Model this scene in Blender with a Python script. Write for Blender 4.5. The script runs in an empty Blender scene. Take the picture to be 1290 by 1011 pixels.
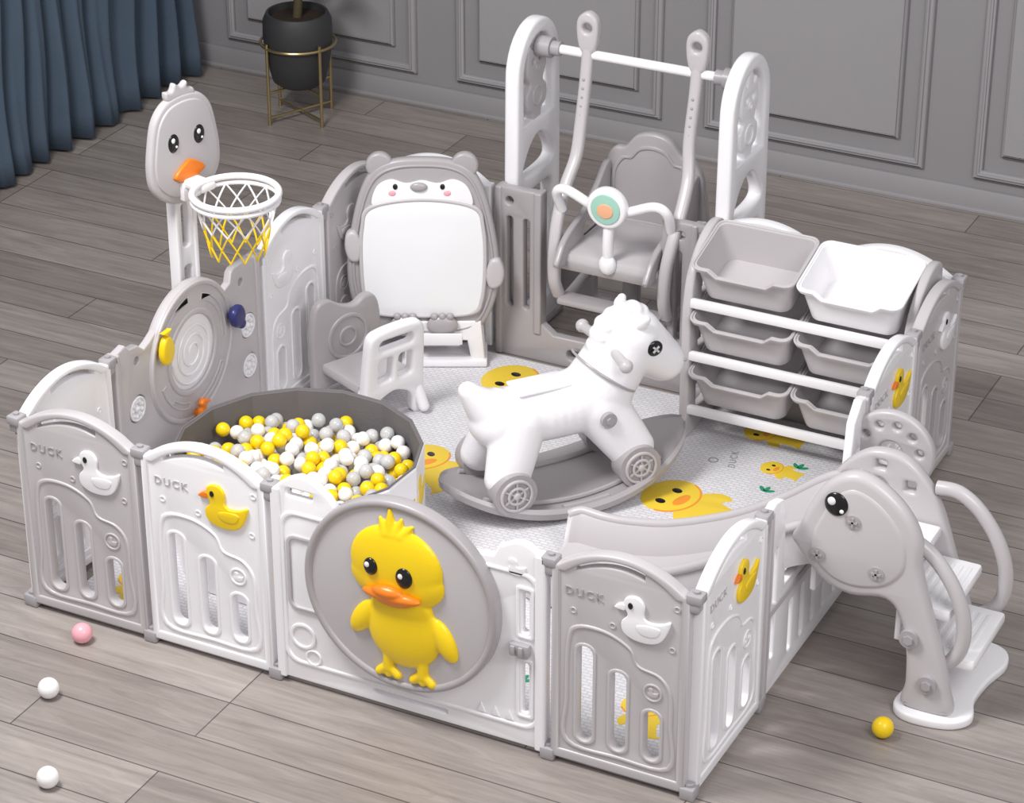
import bpy, bmesh, math, random
import numpy as np
from mathutils import Vector, Matrix
random.seed(4); np.random.seed(4)
PI = math.pi
C = bpy.context.scene.collection
R = math.radians
bpy.context.scene.view_settings.view_transform = 'Standard'
MAT_Z = 0.014

# ------------------------------------------------------------------ materials
def lin(v):
    v /= 255.0
    return v/12.92 if v <= .04045 else ((v+.055)/1.055)**2.4
def rgb(r, g, b): return (lin(r), lin(g), lin(b), 1)
def plastic(name, col, rough=.38, var=.05, bump=0.0, metal=0, scale=9):
    m = bpy.data.materials.new(name); m.use_nodes = True
    n = m.node_tree.nodes; l = m.node_tree.links
    b = n['Principled BSDF']
    b.inputs['Roughness'].default_value = rough; b.inputs['Metallic'].default_value = metal
    t = n.new('ShaderNodeTexNoise'); t.inputs['Scale'].default_value = scale; t.inputs['Detail'].default_value = 2
    co = n.new('ShaderNodeTexCoord'); l.new(co.outputs['Object'], t.inputs['Vector'])
    mx = n.new('ShaderNodeMix'); mx.data_type = 'RGBA'
    mx.inputs[6].default_value = col
    mx.inputs[7].default_value = (col[0]*(1-var), col[1]*(1-var), col[2]*(1-var), 1)
    l.new(t.outputs['Fac'], mx.inputs[0]); l.new(mx.outputs[2], b.inputs['Base Color'])
    if bump:
        bp = n.new('ShaderNodeBump'); bp.inputs['Strength'].default_value = bump; bp.inputs['Distance'].default_value = .003
        t2 = n.new('ShaderNodeTexNoise'); t2.inputs['Scale'].default_value = 160
        l.new(co.outputs['Object'], t2.inputs['Vector']); l.new(t2.outputs['Fac'], bp.inputs['Height']); l.new(bp.outputs['Normal'], b.inputs['Normal'])
    return m
M = {}
M['white'] = plastic('white plastic', rgb(244,242,245), .26, .02)
M['grey'] = plastic('light grey plastic', rgb(195,190,192), .3, .03)
M['mid'] = plastic('mid grey plastic', rgb(170,165,167), .32, .03)
M['hinge'] = plastic('hinge grey plastic', rgb(168,164,167), .35)
M['dark'] = plastic('dark grey fabric', rgb(112,108,110), .85, bump=.3)
M['yellow'] = plastic('yellow plastic', rgb(250,212,20), .28)
M['orange'] = plastic('orange plastic', rgb(238,128,30), .3)
M['black'] = plastic('black plastic', rgb(22,20,22), .2)
M['pink'] = plastic('pink plastic', rgb(245,175,185), .3)
M['navy'] = plastic('navy plastic', rgb(50,52,110), .3)
M['teal'] = plastic('pale green print', rgb(165,208,192), .4)
M['green'] = plastic('green print', rgb(40,150,110), .5)
M['gold'] = plastic('brass metal', rgb(196,176,130), .3, metal=.9)
M['pot'] = plastic('charcoal ceramic', rgb(58,58,60), .55, bump=.2)
M['soil'] = plastic('soil', rgb(60,45,35), .95, var=.5, bump=1, scale=60)
M['leaf'] = plastic('leaf', rgb(60,95,50), .5, var=.3)
M['bark'] = plastic('bark', rgb(95,85,60), .9, var=.3, bump=.8)
M['wall'] = plastic('grey wall paint', rgb(152,149,152), .7, var=.03, scale=2)
M['trim'] = plastic('grey trim paint', rgb(162,159,162), .6, var=.02)
M['board'] = plastic('glossy white drawing board', rgb(240,240,242), .12, .01)
M['greyprint'] = plastic('grey print', rgb(150,148,152), .6)
M['pearl'] = plastic('pearly white ball plastic', rgb(246,244,244), .18)
M['silver'] = plastic('silver grey ball plastic', rgb(204,202,203), .2)
M['yprint'] = plastic('yellow print', rgb(238,204,60), .5)
M['oprint'] = plastic('orange print', rgb(240,150,50), .5)
M['peach'] = plastic('peach print', rgb(240,180,140), .5)
cl = plastic('clear ball plastic', rgb(236,236,238), .12)
cl.node_tree.nodes['Principled BSDF'].inputs['Transmission Weight'].default_value = .4
M['clear'] = cl

def floor_mat():
    m = bpy.data.materials.new('oak planks'); m.use_nodes = True
    n = m.node_tree.nodes; l = m.node_tree.links; b = n['Principled BSDF']
    mp = n.new('ShaderNodeTexCoord')
    br = n.new('ShaderNodeTexBrick')
    br.inputs['Color1'].default_value = rgb(168,159,154); br.inputs['Color2'].default_value = rgb(146,137,132)
    br.inputs['Mortar'].default_value = rgb(84,77,75)
    br.inputs['Scale'].default_value = 1; br.inputs['Mortar Size'].default_value = .0022; br.inputs['Mortar Smooth'].default_value = .3
    br.inputs['Brick Width'].default_value = 1.25; br.inputs['Row Height'].default_value = .17
    br.offset = .37; br.offset_frequency = 3; br.inputs['Bias'].default_value = 0
    l.new(mp.outputs['Object'], br.inputs['Vector'])
    mp2 = n.new('ShaderNodeMapping'); mp2.inputs['Scale'].default_value = (1.3, 14, 1)
    l.new(mp.outputs['Object'], mp2.inputs['Vector'])
    ns = n.new('ShaderNodeTexNoise'); ns.inputs['Scale'].default_value = 2.0; ns.inputs['Detail'].default_value = 9; ns.inputs['Roughness'].default_value = .68; ns.inputs['Distortion'].default_value = 1.0
    l.new(mp2.outputs['Vector'], ns.inputs['Vector'])
    rp = n.new('ShaderNodeValToRGB'); rp.color_ramp.elements[0].position = .32; rp.color_ramp.elements[0].color = (.60,.58,.57,1)
    rp.color_ramp.elements[1].position = .66; rp.color_ramp.elements[1].color = (1.08,1.08,1.08,1)
    l.new(ns.outputs['Fac'], rp.inputs['Fac'])
    mx = n.new('ShaderNodeMix'); mx.data_type = 'RGBA'; mx.blend_type = 'MULTIPLY'; mx.inputs[0].default_value = .8
    l.new(br.outputs['Color'], mx.inputs[6]); l.new(rp.outputs['Color'], mx.inputs[7])
    l.new(mx.outputs[2], b.inputs['Base Color'])
    b.inputs['Roughness'].default_value = .34
    bp = n.new('ShaderNodeBump'); bp.inputs['Strength'].default_value = .15; bp.inputs['Distance'].default_value = .004
    l.new(ns.outputs['Fac'], bp.inputs['Height']); l.new(bp.outputs['Normal'], b.inputs['Normal'])
    return m
def mat_mat():
    m = plastic('printed play mat', rgb(226,224,228), .55, var=.03)
    n = m.node_tree.nodes; l = m.node_tree.links; b = n['Principled BSDF']
    co = n.new('ShaderNodeTexCoord')
    ck = n.new('ShaderNodeTexBrick'); ck.inputs['Scale'].default_value = 1
    ck.inputs['Brick Width'].default_value = .026; ck.inputs['Row Height'].default_value = .013; ck.inputs['Mortar Size'].default_value = .002
    ck.inputs['Color1'].default_value = rgb(230,228,231); ck.inputs['Color2'].default_value = rgb(220,218,222); ck.inputs['Mortar'].default_value = rgb(204,202,207)
    l.new(co.outputs['Object'], ck.inputs['Vector']); l.new(ck.outputs['Color'], b.inputs['Base Color'])
    bp = n.new('ShaderNodeBump'); bp.inputs['Strength'].default_value = .5; bp.inputs['Distance'].default_value = .002
    l.new(ck.outputs['Fac'], bp.inputs['Height']); bp.invert = True; l.new(bp.outputs['Normal'], b.inputs['Normal'])
    return m
M['floor'] = floor_mat(); M['mat'] = mat_mat()
M['curtain'] = plastic('blue grey curtain', rgb(80,96,114), .85, var=.2, bump=.3, scale=5)

# ------------------------------------------------------------------ geometry helpers
RX = Matrix.Rotation(PI/2, 4, 'X')
TX = Matrix.Rotation(PI/2, 4, 'Z')
def circ(cx, cy, r, n=40, ry=None, a0=0, a1=2*PI):
    ry = ry or r
    full = abs(a1-a0-2*PI) < 1e-6
    return [(cx+r*math.cos(a0+(a1-a0)*i/(n if full else n-1)), cy+ry*math.sin(a0+(a1-a0)*i/(n if full else n-1))) for i in range(n)]
def rrect(x0, y0, x1, y1, r=.01, n=6):
    r = min(r, (x1-x0)/2-1e-4, (y1-y0)/2-1e-4); P = []
    for (cx, cy, a) in ((x1-r, y1-r, 0), (x0+r, y1-r, PI/2), (x0+r, y0+r, PI), (x1-r, y0+r, 1.5*PI)):
        for i in range(n+1): P.append((cx+r*math.cos(a+PI/2*i/n), cy+r*math.sin(a+PI/2*i/n)))
    return P
def grow(P, d):
    xs = [p[0] for p in P]; ys = [p[1] for p in P]
    cx, cy = (min(xs)+max(xs))/2, (min(ys)+max(ys))/2; hx, hy = (max(xs)-min(xs))/2, (max(ys)-min(ys))/2
    return [(cx+(x-cx)*(1+d/hx), cy+(y-cy)*(1+d/hy)) for x, y in P]
def smooth(P, k=6, closed=True):
    out = []; n = len(P)
    rng = range(n) if closed else range(n-1)
    for i in rng:
        if closed: p0, p1, p2, p3 = P[i-1], P[i], P[(i+1) % n], P[(i+2) % n]
        else: p0, p1, p2, p3 = P[max(i-1, 0)], P[i], P[i+1], P[min(i+2, n-1)]
        for j in range(k):
            t = j/k
            out.append(tuple(.5*((2*b)+(c-a)*t+(2*a-5*b+4*c-d)*t*t+(3*b-a-3*c+d)*t**3) for a, b, c, d in zip(p0, p1, p2, p3)))
    if not closed: out.append(tuple(P[-1]))
    return out
def tf(P, s=1, dx=0, dy=0, rot=0, sy=None):
    sy = s if sy is None else sy
    c, q = math.cos(rot), math.sin(rot)
    return [(dx+c*x*s-q*y*sy, dy+q*x*s+c*y*sy) for x, y in P]
def conv(cu):
    ob = bpy.data.objects.new('tmp', cu); C.objects.link(ob)
    dg = bpy.context.evaluated_depsgraph_get()
    me = bpy.data.meshes.new_from_object(ob.evaluated_get(dg))
    bpy.data.objects.remove(ob)
    return me
def plate_mesh(polys, depth, bev=.003, flat=False):
    cu = bpy.data.curves.new('t', 'CURVE'); cu.dimensions = '2D'; cu.fill_mode = 'BOTH'
    cu.extrude = max(depth/2-bev, .0001); cu.bevel_depth = bev; cu.bevel_resolution = 2; cu.offset = -bev
    for P in polys:
        sp = cu.splines.new('POLY'); sp.points.add(len(P)-1); sp.use_cyclic_u = True
        for q, (x, y) in zip(sp.points, P): q.co = (x, y, 0, 1)
    me = conv(cu)
    if not flat: me.transform(RX)
    return me
def text_mesh(s, size, depth=.003, flat=False):
    cu = bpy.data.curves.new('t', 'FONT'); cu.body = s; cu.size = size; cu.extrude = depth/2; cu.space_character = 1.3
    cu.align_x = 'CENTER'; cu.align_y = 'CENTER'; cu.resolution_u = 3
    me = conv(cu)
    if not flat: me.transform(RX)
    return me
class MB:
    def __init__(s): s.bm = bmesh.new()
    def mesh(s, me, mat=None, keep=False):
        if mat is not None: me.transform(mat)
        s.bm.from_mesh(me)
        if not keep: bpy.data.meshes.remove(me)
        return s
    def _merge(s, b, mat=None):
        me = bpy.data.meshes.new('t'); b.to_mesh(me); b.free(); return s.mesh(me, mat)
    def plate(s, polys, depth, bev=.003, off=(0, 0, 0), rot=None, flat=False):
        T = Matrix.Translation(off)
        if rot is not None: T = T @ rot
        return s.mesh(plate_mesh(polys, depth, bev, flat), T)
    def box(s, c, d, bev=.004, mat=None):
        b = bmesh.new(); bmesh.ops.create_cube(b, size=1)
        for v in b.verts: v.co = Vector((v.co.x*d[0], v.co.y*d[1], v.co.z*d[2]))
        if bev: bmesh.ops.bevel(b, geom=b.edges[:], offset=min(bev, min(d)*.45), segments=2, affect='EDGES', profile=.5)
        return s._merge(b, Matrix.Translation(c) @ (mat or Matrix()))
    def sph(s, c, r, n=20, mat=None):
        if not hasattr(r, '__len__'): r = (r, r, r)
        b = bmesh.new(); bmesh.ops.create_uvsphere(b, u_segments=n, v_segments=max(8, n//2+2), radius=1)
        for v in b.verts: v.co = Vector((v.co.x*r[0], v.co.y*r[1], v.co.z*r[2]))
        return s._merge(b, Matrix.Translation(c) @ (mat or Matrix()))
    def cyl(s, p0, p1, r0, r1=None, n=28):
        p0, p1 = Vector(p0), Vector(p1); r1 = r0 if r1 is None else r1; d = p1-p0
        b = bmesh.new(); bmesh.ops.create_cone(b, cap_ends=True, segments=n, radius1=r0, radius2=r1, depth=d.length)
        return s._merge(b, Matrix.Translation((p0+p1)/2) @ d.to_track_quat('Z', 'Y').to_matrix().to_4x4())
    def cap(s, p0, p1, r0, r1, n=18):
        s.sph(p0, r0, n); s.sph(p1, r1, n); return s.cyl(p0, p1, r0, r1, n)
    def loft(s, rings, closed=False, caps=True):
        b = bmesh.new(); V = [[b.verts.new(p) for p in r] for r in rings]; n = len(V[0]); m = len(V)
        for i in range(m if closed else m-1):
            for j in range(n):
                try: b.faces.new((V[i][j], V[i][(j+1) % n], V[(i+1) % m][(j+1) % n], V[(i+1) % m][j]))
                except ValueError: pass
        if caps and not closed:
            b.faces.new(V[0][::-1]); b.faces.new(V[-1])
        bmesh.ops.recalc_face_normals(b, faces=b.faces[:])
        return s._merge(b)
    def tube(s, P, r, n=10, closed=False, k=0, flat=1.0):
        if k: P = smooth([tuple(p) for p in P], k, closed)
        P = [Vector(p) for p in P]; m = len(P); rings = []; up = None
        for i, p in enumerate(P):
            t = (P[(i+1) % m]-P[i-1]) if closed else (P[min(i+1, m-1)]-P[max(i-1, 0)])
            t.normalize()
            if up is None: up = t.orthogonal().normalized()
            up = (up-t*up.dot(t)).normalized(); q = t.cross(up)
            rr = r(i/(m-1)) if callable(r) else r
            rings.append([p+(up*math.cos(2*PI*j/n)+q*math.sin(2*PI*j/n)*flat)*rr for j in range(n)])
        return s.loft(rings, closed)
    def strap(s, P, w, d, k=6):
        # moulded band of width w (along X) and depth d following a path in the YZ plane
        P = smooth([tuple(p) for p in P], k, False); m = len(P); rings = []
        for i in range(m):
            a, b = Vector(P[max(i-1, 0)]), Vector(P[min(i+1, m-1)]); t = (b-a).normalized(); n = Vector((1, 0, 0)).cross(t).normalized(); p = Vector(P[i])
            X = Vector((1, 0, 0)); rings.append([p+X*x+n*y for x, y in rrect(-w/2, -d/2, w/2, d/2, min(w, d)*.42, 4)])
        return s.loft(rings)
    def lathe(s, prof, c=(0, 0, 0), n=36):
        rings = [[(c[0]+r*math.cos(2*PI*j/n), c[1]+r*math.sin(2*PI*j/n), c[2]+z) for j in range(n)] for r, z in prof]
        return s.loft(rings)
    def build(s, name, mat, parent=None, loc=None, label=None, ang=38, remesh=None, sm=6):
        bmesh.ops.remove_doubles(s.bm, verts=s.bm.verts[:], dist=2e-5)
        me = bpy.data.meshes.new(name); s.bm.to_mesh(me); s.bm.free()
        me.polygons.foreach_set('use_smooth', [True]*len(me.polygons))
        if not remesh: me.set_sharp_from_angle(angle=R(ang))
        me.materials.append(M[mat] if isinstance(mat, str) else mat)
        o = bpy.data.objects.new(name, me); C.objects.link(o)
        if parent: o.parent = parent
        if loc: o.location = loc
        if label: o['label'] = label
        if remesh:
            md = o.modifiers.new('remesh', 'REMESH'); md.mode = 'VOXEL'; md.voxel_size = remesh; md.use_smooth_shade = True
            sd = o.modifiers.new('smooth', 'SMOOTH'); sd.factor = .5; sd.iterations = sm
        return o
def thing(name, label, cat, loc=(0, 0, 0), rz=0, group=None):
    o = bpy.data.objects.new(name, None); C.objects.link(o); o.empty_display_size = .05
    o.location = loc; o.rotation_euler = (0, 0, rz); o['label'] = label; o['category'] = cat
    if group: o['group'] = group
    return o
def tag(o, label, cat, group=None, kind=None):
    o['label'] = label; o['category'] = cat
    if group: o['group'] = group
    if kind: o['kind'] = kind
    return o
def struct(o): o['kind'] = 'structure'; return o

# ------------------------------------------------------------------ room
struct(MB().box((-.5, -.2, -.05), (9, 8.4, .1), 0).build('floor', 'floor'))
struct(MB().box((-.5, 3.84, 1.4), (7.2, .12, 2.8), 0).build('wall_back', 'wall'))
struct(MB().box((-4.06, 1.0, 1.4), (.12, 5.6, 2.8), 0).build('wall_left', 'wall'))
bb = MB().box((-.5, 3.771, .045), (7, .018, .09), .004).box((-.5, 3.766, .008), (7, .026, .016), .003)
struct(bb.build('baseboard_back', 'trim'))
struct(MB().box((-3.99, 1.0, .045), (.02, 5.5, .09), .004).build('baseboard_left', 'trim'))
k = 1
for x0, x1 in ((-3.72, -2.83), (-2.65, -1.76), (-1.58, -.70), (-.51, .37), (.56, 1.44)):
    for ins, w in ((0, .035), (.10, .022)):
        a, b_, z0, z1 = x0+ins, x1-ins, .13+ins, 2.45-ins
        m = MB()
        m.plate([rrect(a, z0, b_, z1, .002, 1), rrect(a+w, z0+w, b_-w, z1-w, .002, 1)], .03, .008, (0, 3.775, 0))
        m.plate([rrect(a+w*.5, z0+w*.5, b_-w*.5, z1-w*.5, .002, 1), rrect(a+w*.75, z0+w*.75, b_-w*.75, z1-w*.75, .002, 1)], .044, .003, (0, 3.775, 0))
        struct(m.build('trim_%d' % k, 'trim')); k += 1
# curtain
def curtain():
    b = bmesh.new(); rows = []
    for zi in range(26):
        z = .015+zi*.1; row = []
        for i in range(520):
            y = 1.2+i*2.5/519; s = 1-.15*math.sin(zi*.5)
            w = math.sin(y*44+.9*math.sin(y*5))*.045*s+math.sin(y*91+zi*.15)*.014+.01*math.sin(zi*.7+y*9)
            row.append(b.verts.new((-3.84+w+.02*(1-zi/25), y, z)))
        rows.append(row)
    for i in range(25):
        for j in range(519): b.faces.new((rows[i][j], rows[i][j+1], rows[i+1][j+1], rows[i+1][j]))
    m = MB(); m._merge(b); o = m.build('curtain', 'curtain', ang=180)
    sd = o.modifiers.new('s', 'SOLIDIFY'); sd.thickness = .004
    return tag(o, 'long dark blue pleated curtain falling to the floor in the corner', 'curtain')
curtain()

# ------------------------------------------------------------------ emblems
DUCK = smooth([(-.18,.47),(-.34,.41),(-.39,.24),(-.30,.06),(-.42,-.12),(-.38,-.33),(-.15,-.45),(.2,-.44),(.42,-.28),(.55,.10),(.36,.03),(.14,.0),(.02,.09),(.03,.3),(-.05,.43)], 5)
BEAK = smooth([(-.36,.27),(-.47,.25),(-.56,.17),(-.45,.14),(-.35,.15)], 4)
WING = smooth([(-.1,-.1),(.15,-.05),(.36,-.08),(.28,-.26),(.05,-.3),(-.1,-.22)], 4)
def side_duck(parent, x, z, s, y, mat, beak, name='duck_emblem'):
    d = MB().plate([tf(DUCK, s, x, z)], .010, .003, (0, y, 0)).plate([tf(WING, s, x, z)], .014, .003, (0, y, 0)).build(name, mat, parent)
    if beak:
        MB().plate([tf(BEAK, s, x, z)], .013, .002, (0, y, 0)).build('beak', beak, d)
        MB().sph((x-.24*s, y-.006, z+.27*s), (.05*s, .003, .07*s), 12).build('eye', 'black', d)
    return d
def hinge(parent, x):
    h = MB().box((x, 0, .590), (.042, .040, .026), .005).box((x, 0, .566), (.028, .034, .026), .004)
    h.cyl((x, 0, .545), (x, 0, .609), .008)
    h.build('hinge', 'hinge', parent)
    MB().box((x, 0, .018), (.040, .046, .036), .006).cyl((x, 0, 0), (x, 0, .044), .014).build('foot', 'hinge', parent)

def top_arch(a, b, z0, h, n=22):
    P = []
    for i in range(n+1):
        t = i/n; x = b-(b-a)*t
        P.append((x, z0+h*math.sin(PI*min(1, max(0, (t-.06)/.88)))**.75))
    return P
def small_panel(label, p0, p1, col, duck=None, beak=None, relief=True, outer=True):
    dx, dy = p1[0]-p0[0], p1[1]-p0[1]; w = math.hypot(dx, dy); rz = math.atan2(dy, dx)
    root = thing('fence_panel', label, 'fence panel', (p0[0], p0[1], 0), rz, 'low plastic play yard fence panels')
    a, b = .010, w-.010; q = w/.4
    out = [(a, .018), (b, .018)]+top_arch(a, b, .592, .062)
    hd = []
    A = [i/12 for i in range(13)]
    for t in A: x = a+(.17+.5*t)*(b-a); hd.append((x, .588+.052*math.sin(PI*(.13+.6*t))))
    for t in A[::-1]: x = a+(.17+.5*t)*(b-a); hd.append((x, .566+.052*math.sin(PI*(.13+.6*t))))
    slots = [rrect((.105-.024)*q, .085, (.105+.024)*q, .375, .024), rrect((.2-.024)*q, .085, (.2+.024)*q, .325, .024), rrect((.295-.024)*q, .085, (.295+.024)*q, .235, .024)]
    m = MB().plate([out, hd]+slots, .026, .005)
    for y in (-.013, .013): m.plate([circ(.295*q, .29, .026, 24), circ(.295*q, .29, .021, 24)], .006, .001, (0, y, 0)).plate([tf(DUCK, .03, .295*q, .29)], .005, .001, (0, y, 0))
    for x, z in ((.07, .47), (.345, .43), (.18, .455), (.355, .55)): m.plate([circ(x*q, z, .009, 14), circ(x*q, z, .006, 12)], .031, .0005)
    m.build('panel_board', col, root)
    inn = [(a+.022, .045), (b-.022, .045)]+[(x, z-.016) for x, z in top_arch(a+.022, b-.022, .592, .062)]
    MB().plate([grow(out, .0016), inn], .036, .006).build('raised_rim', col, root)
    fr = smooth([(.05*q,.07),(.2*q,.06),(.35*q,.07),(.352*q,.2),(.348*q,.30),(.315*q,.345),(.255*q,.36),(.23*q,.405),(.16*q,.435),(.08*q,.43),(.052*q,.38),(.048*q,.2)], 5)
    fi = [(x+(0.2*q-x)*.07, z+(.25-z)*.055) for x, z in fr]
    m = MB().plate([fr, fi], .034, .004)
    for s in slots: m.plate([grow(s, .007), grow(s, -.0014)], .032, .002)
    m.build('slot_frame', col, root)
    if outer:
        MB().mesh(text_mesh('DUCK', .032, .005), Matrix.Translation((.100*q, -.0135, .525))).build('lettering', 'mid' if col == 'grey' else 'grey', root)
        side_duck(root, .265*q, .495, .135, -.017, duck or col, beak)
    if relief:
        side_duck(root, .265*q, .49, .12, .015, col, None, 'relief_duck')
    hinge(root, w)
    return root

XL = -1.97; YB = 1.98
small_panel('grey fence panel with white duck, at the left front corner', (-2.0, 0), (-1.6, 0), 'grey', 'white', 'white')
small_panel('white fence panel with yellow duck, left of the big round duck door', (-1.6, 0), (-1.2, 0), 'white', 'yellow', 'orange')
small_panel('grey fence panel with white duck, right of the big round duck door', (-.39, 0), (0, 0), 'grey', 'white', 'white')
small_panel('white fence panel with yellow duck, beside the slide at the near right corner', (0, 0), (0, .43), 'white', 'yellow', 'orange')
small_panel('white fence panel with yellow duck, between slide and storage shelf', (0, 1.17), (0, 1.57), 'white', 'yellow', 'orange')
small_panel('grey fence panel with white duck, at the far right corner behind the bins', (0, 1.57), (0, YB), 'grey', 'white', 'white')
small_panel('white back fence panel behind the white right-hand top bin', (0, YB), (-.42, YB), 'white')
small_panel('white back fence panel behind the grey left-hand top bin', (-.42, YB), (-.83, YB), 'white')
small_panel('white back fence panel to the right behind the animal drawing board', (-1.56, YB), (XL, YB), 'white')
small_panel('grey fence panel behind the drawing board and small chair', (XL, YB), (XL, 1.57), 'grey')
small_panel('white fence panel between the gadget panel and the small chair', (XL, 1.57), (XL, 1.18), 'white')
small_panel('white side fence panel nearest the left front corner, beside the ball pit', (XL, .39), (-2.0, 0), 'white')

# ------------------------------------------------------------------ door panel
def door_panel():
    root = thing('gate_panel', 'wide white gate panel with a large yellow duck on a round disc', 'gate panel', (-1.2, 0, 0))
    w = .81; a, b = .010, w-.010; cx, cz = .402, .388
    out = [(a, .018), (b, .018), (b, .585)]+[(b-.02-.10*t, .6+.022*math.sin(PI*t)) for t in [i/8 for i in range(9)]]
    out += [(.672, .60), (.655, .565), (.60, .56), (.22, .56), (.195, .585)]+[(.185-.165*t, .6+.045*math.sin(PI*t)) for t in [i/10 for i in range(11)]]
    holes = [rrect(.735, .36, .755, .48, .008), rrect(.735, .12, .755, .27, .008), rrect(.3, .045, .52, .058, .006), rrect(.055, .580, .135, .604, .011)]
    m = MB().plate([out]+holes, .026, .005)
    for x, z, s in ((.09, .16, .08), (.12, .10, .05)): m.plate([circ(x, z, s*.5, 20), circ(x, z, s*.38, 20)], .034, .002)
    for x in (.62, .66, .7): m.plate([tf([(-.012,-.012),(.012,-.012),(0,.016)], 1, x, .10)], .033, .001)
    m.plate([tf(DUCK, .05, .72, .55)], .034, .001)
    m.build('panel_board', 'white', root)
    m = MB().plate([rrect(.0085, .0165, .036, .6, .006)], .04, .005).plate([rrect(b-.026, .0165, b+.0015, .6, .006)], .04, .005)
    m.plate([rrect(.03, .07, .79, .54, .05), rrect(.045, .082, .775, .528, .04)], .034, .004)
    m.plate([rrect(.72, .345, .77, .5, .01), rrect(.728, .353, .762, .49, .008)], .034, .002).plate([rrect(.72, .105, .77, .285, .01), rrect(.728, .113, .762, .277, .008)], .034, .002)
    m.build('raised_rim', 'white', root)
    MB().plate([rrect(.05, .24, .20, .47, .03), rrect(.062, .252, .188, .458, .02)], .038, .003).build('grey_inlay', 'grey', root)
    y0 = -.03
    MB().plate([circ(cx, cz, .28, 80), circ(cx, cz, .258, 80)], .042, .009, (0, y0, 0)).build('disc_rim', 'mid', root)
    MB().plate([circ(cx, cz, .264, 80)], .026, .004, (0, y0, 0)).build('disc', 'grey', root)
    yy = y0-.014
    m = MB()
    m.sph((cx-.006, yy, cz+.092), (.134, .030, .118), 32)
    m.sph((cx-.004, yy, cz+.055), (.136, .028, .085), 32)
    m.sph((cx+.014, yy, cz-.095), (.108, .030, .112), 28)
    m.sph((cx+.008, yy, cz-.03), (.092, .028, .06), 20)
    m.sph((cx+.014-.120, yy, cz-.085), (.030, .020, .062), 20, Matrix.Rotation(.55, 4, 'Y'))
    m.sph((cx+.014+.116, yy, cz-.095), (.030, .020, .066), 20, Matrix.Rotation(-.45, 4, 'Y'))
    for fx in (-.045, .055):
        m.cap((cx+fx+.01, yy, cz-.18), (cx+fx+.01, yy, cz-.222), .016, .016)
        for t in (-.028, 0, .026): m.cap((cx+fx+.01, yy, cz-.215), (cx+fx+.01+t, yy, cz-.240), .013, .013)
    for bx, tx, h in ((-.030, -.050, .224), (-.018, -.022, .254), (-.004, .012, .232), (.012, .042, .218)):
        m.cap((cx+bx, yy, cz+.185), (cx+tx, yy, cz+h), .020, .0055)
    dk = m.build('duck_figure', 'yellow', root, remesh=.004, sm=4)
    bk = MB().sph((cx-.006, yy-.030, cz+.019), (.086, .022, .018), 24).sph((cx-.014, yy-.036, cz+.033), (.045, .02, .018), 20).sph((cx-.006, yy-.026, cz+.003), (.055, .016, .016), 20)
    bk.build('beak', 'orange', dk, remesh=.003, sm=6)
    for ex, ez, r in ((-.066, .090, .020), (.030, .080, .024)):
        e = MB().sph((cx+ex, yy-.028, cz+ez), (r, .010, r*1.25), 20).build('eye', 'black', dk)
        MB().sph((cx+ex-.005, yy-.039, cz+ez+.010), (.007, .003, .008), 10).build('glint', 'board', e)
    MB().box((.735, -.022, .315), (.055, .02, .036), .004).box((.72, -.034, .315), (.012, .008, .028), .002).box((.742, -.034, .315), (.012, .008, .028), .002).build('latch', 'hinge', root)
    hinge(root, w)
door_panel()

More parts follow.
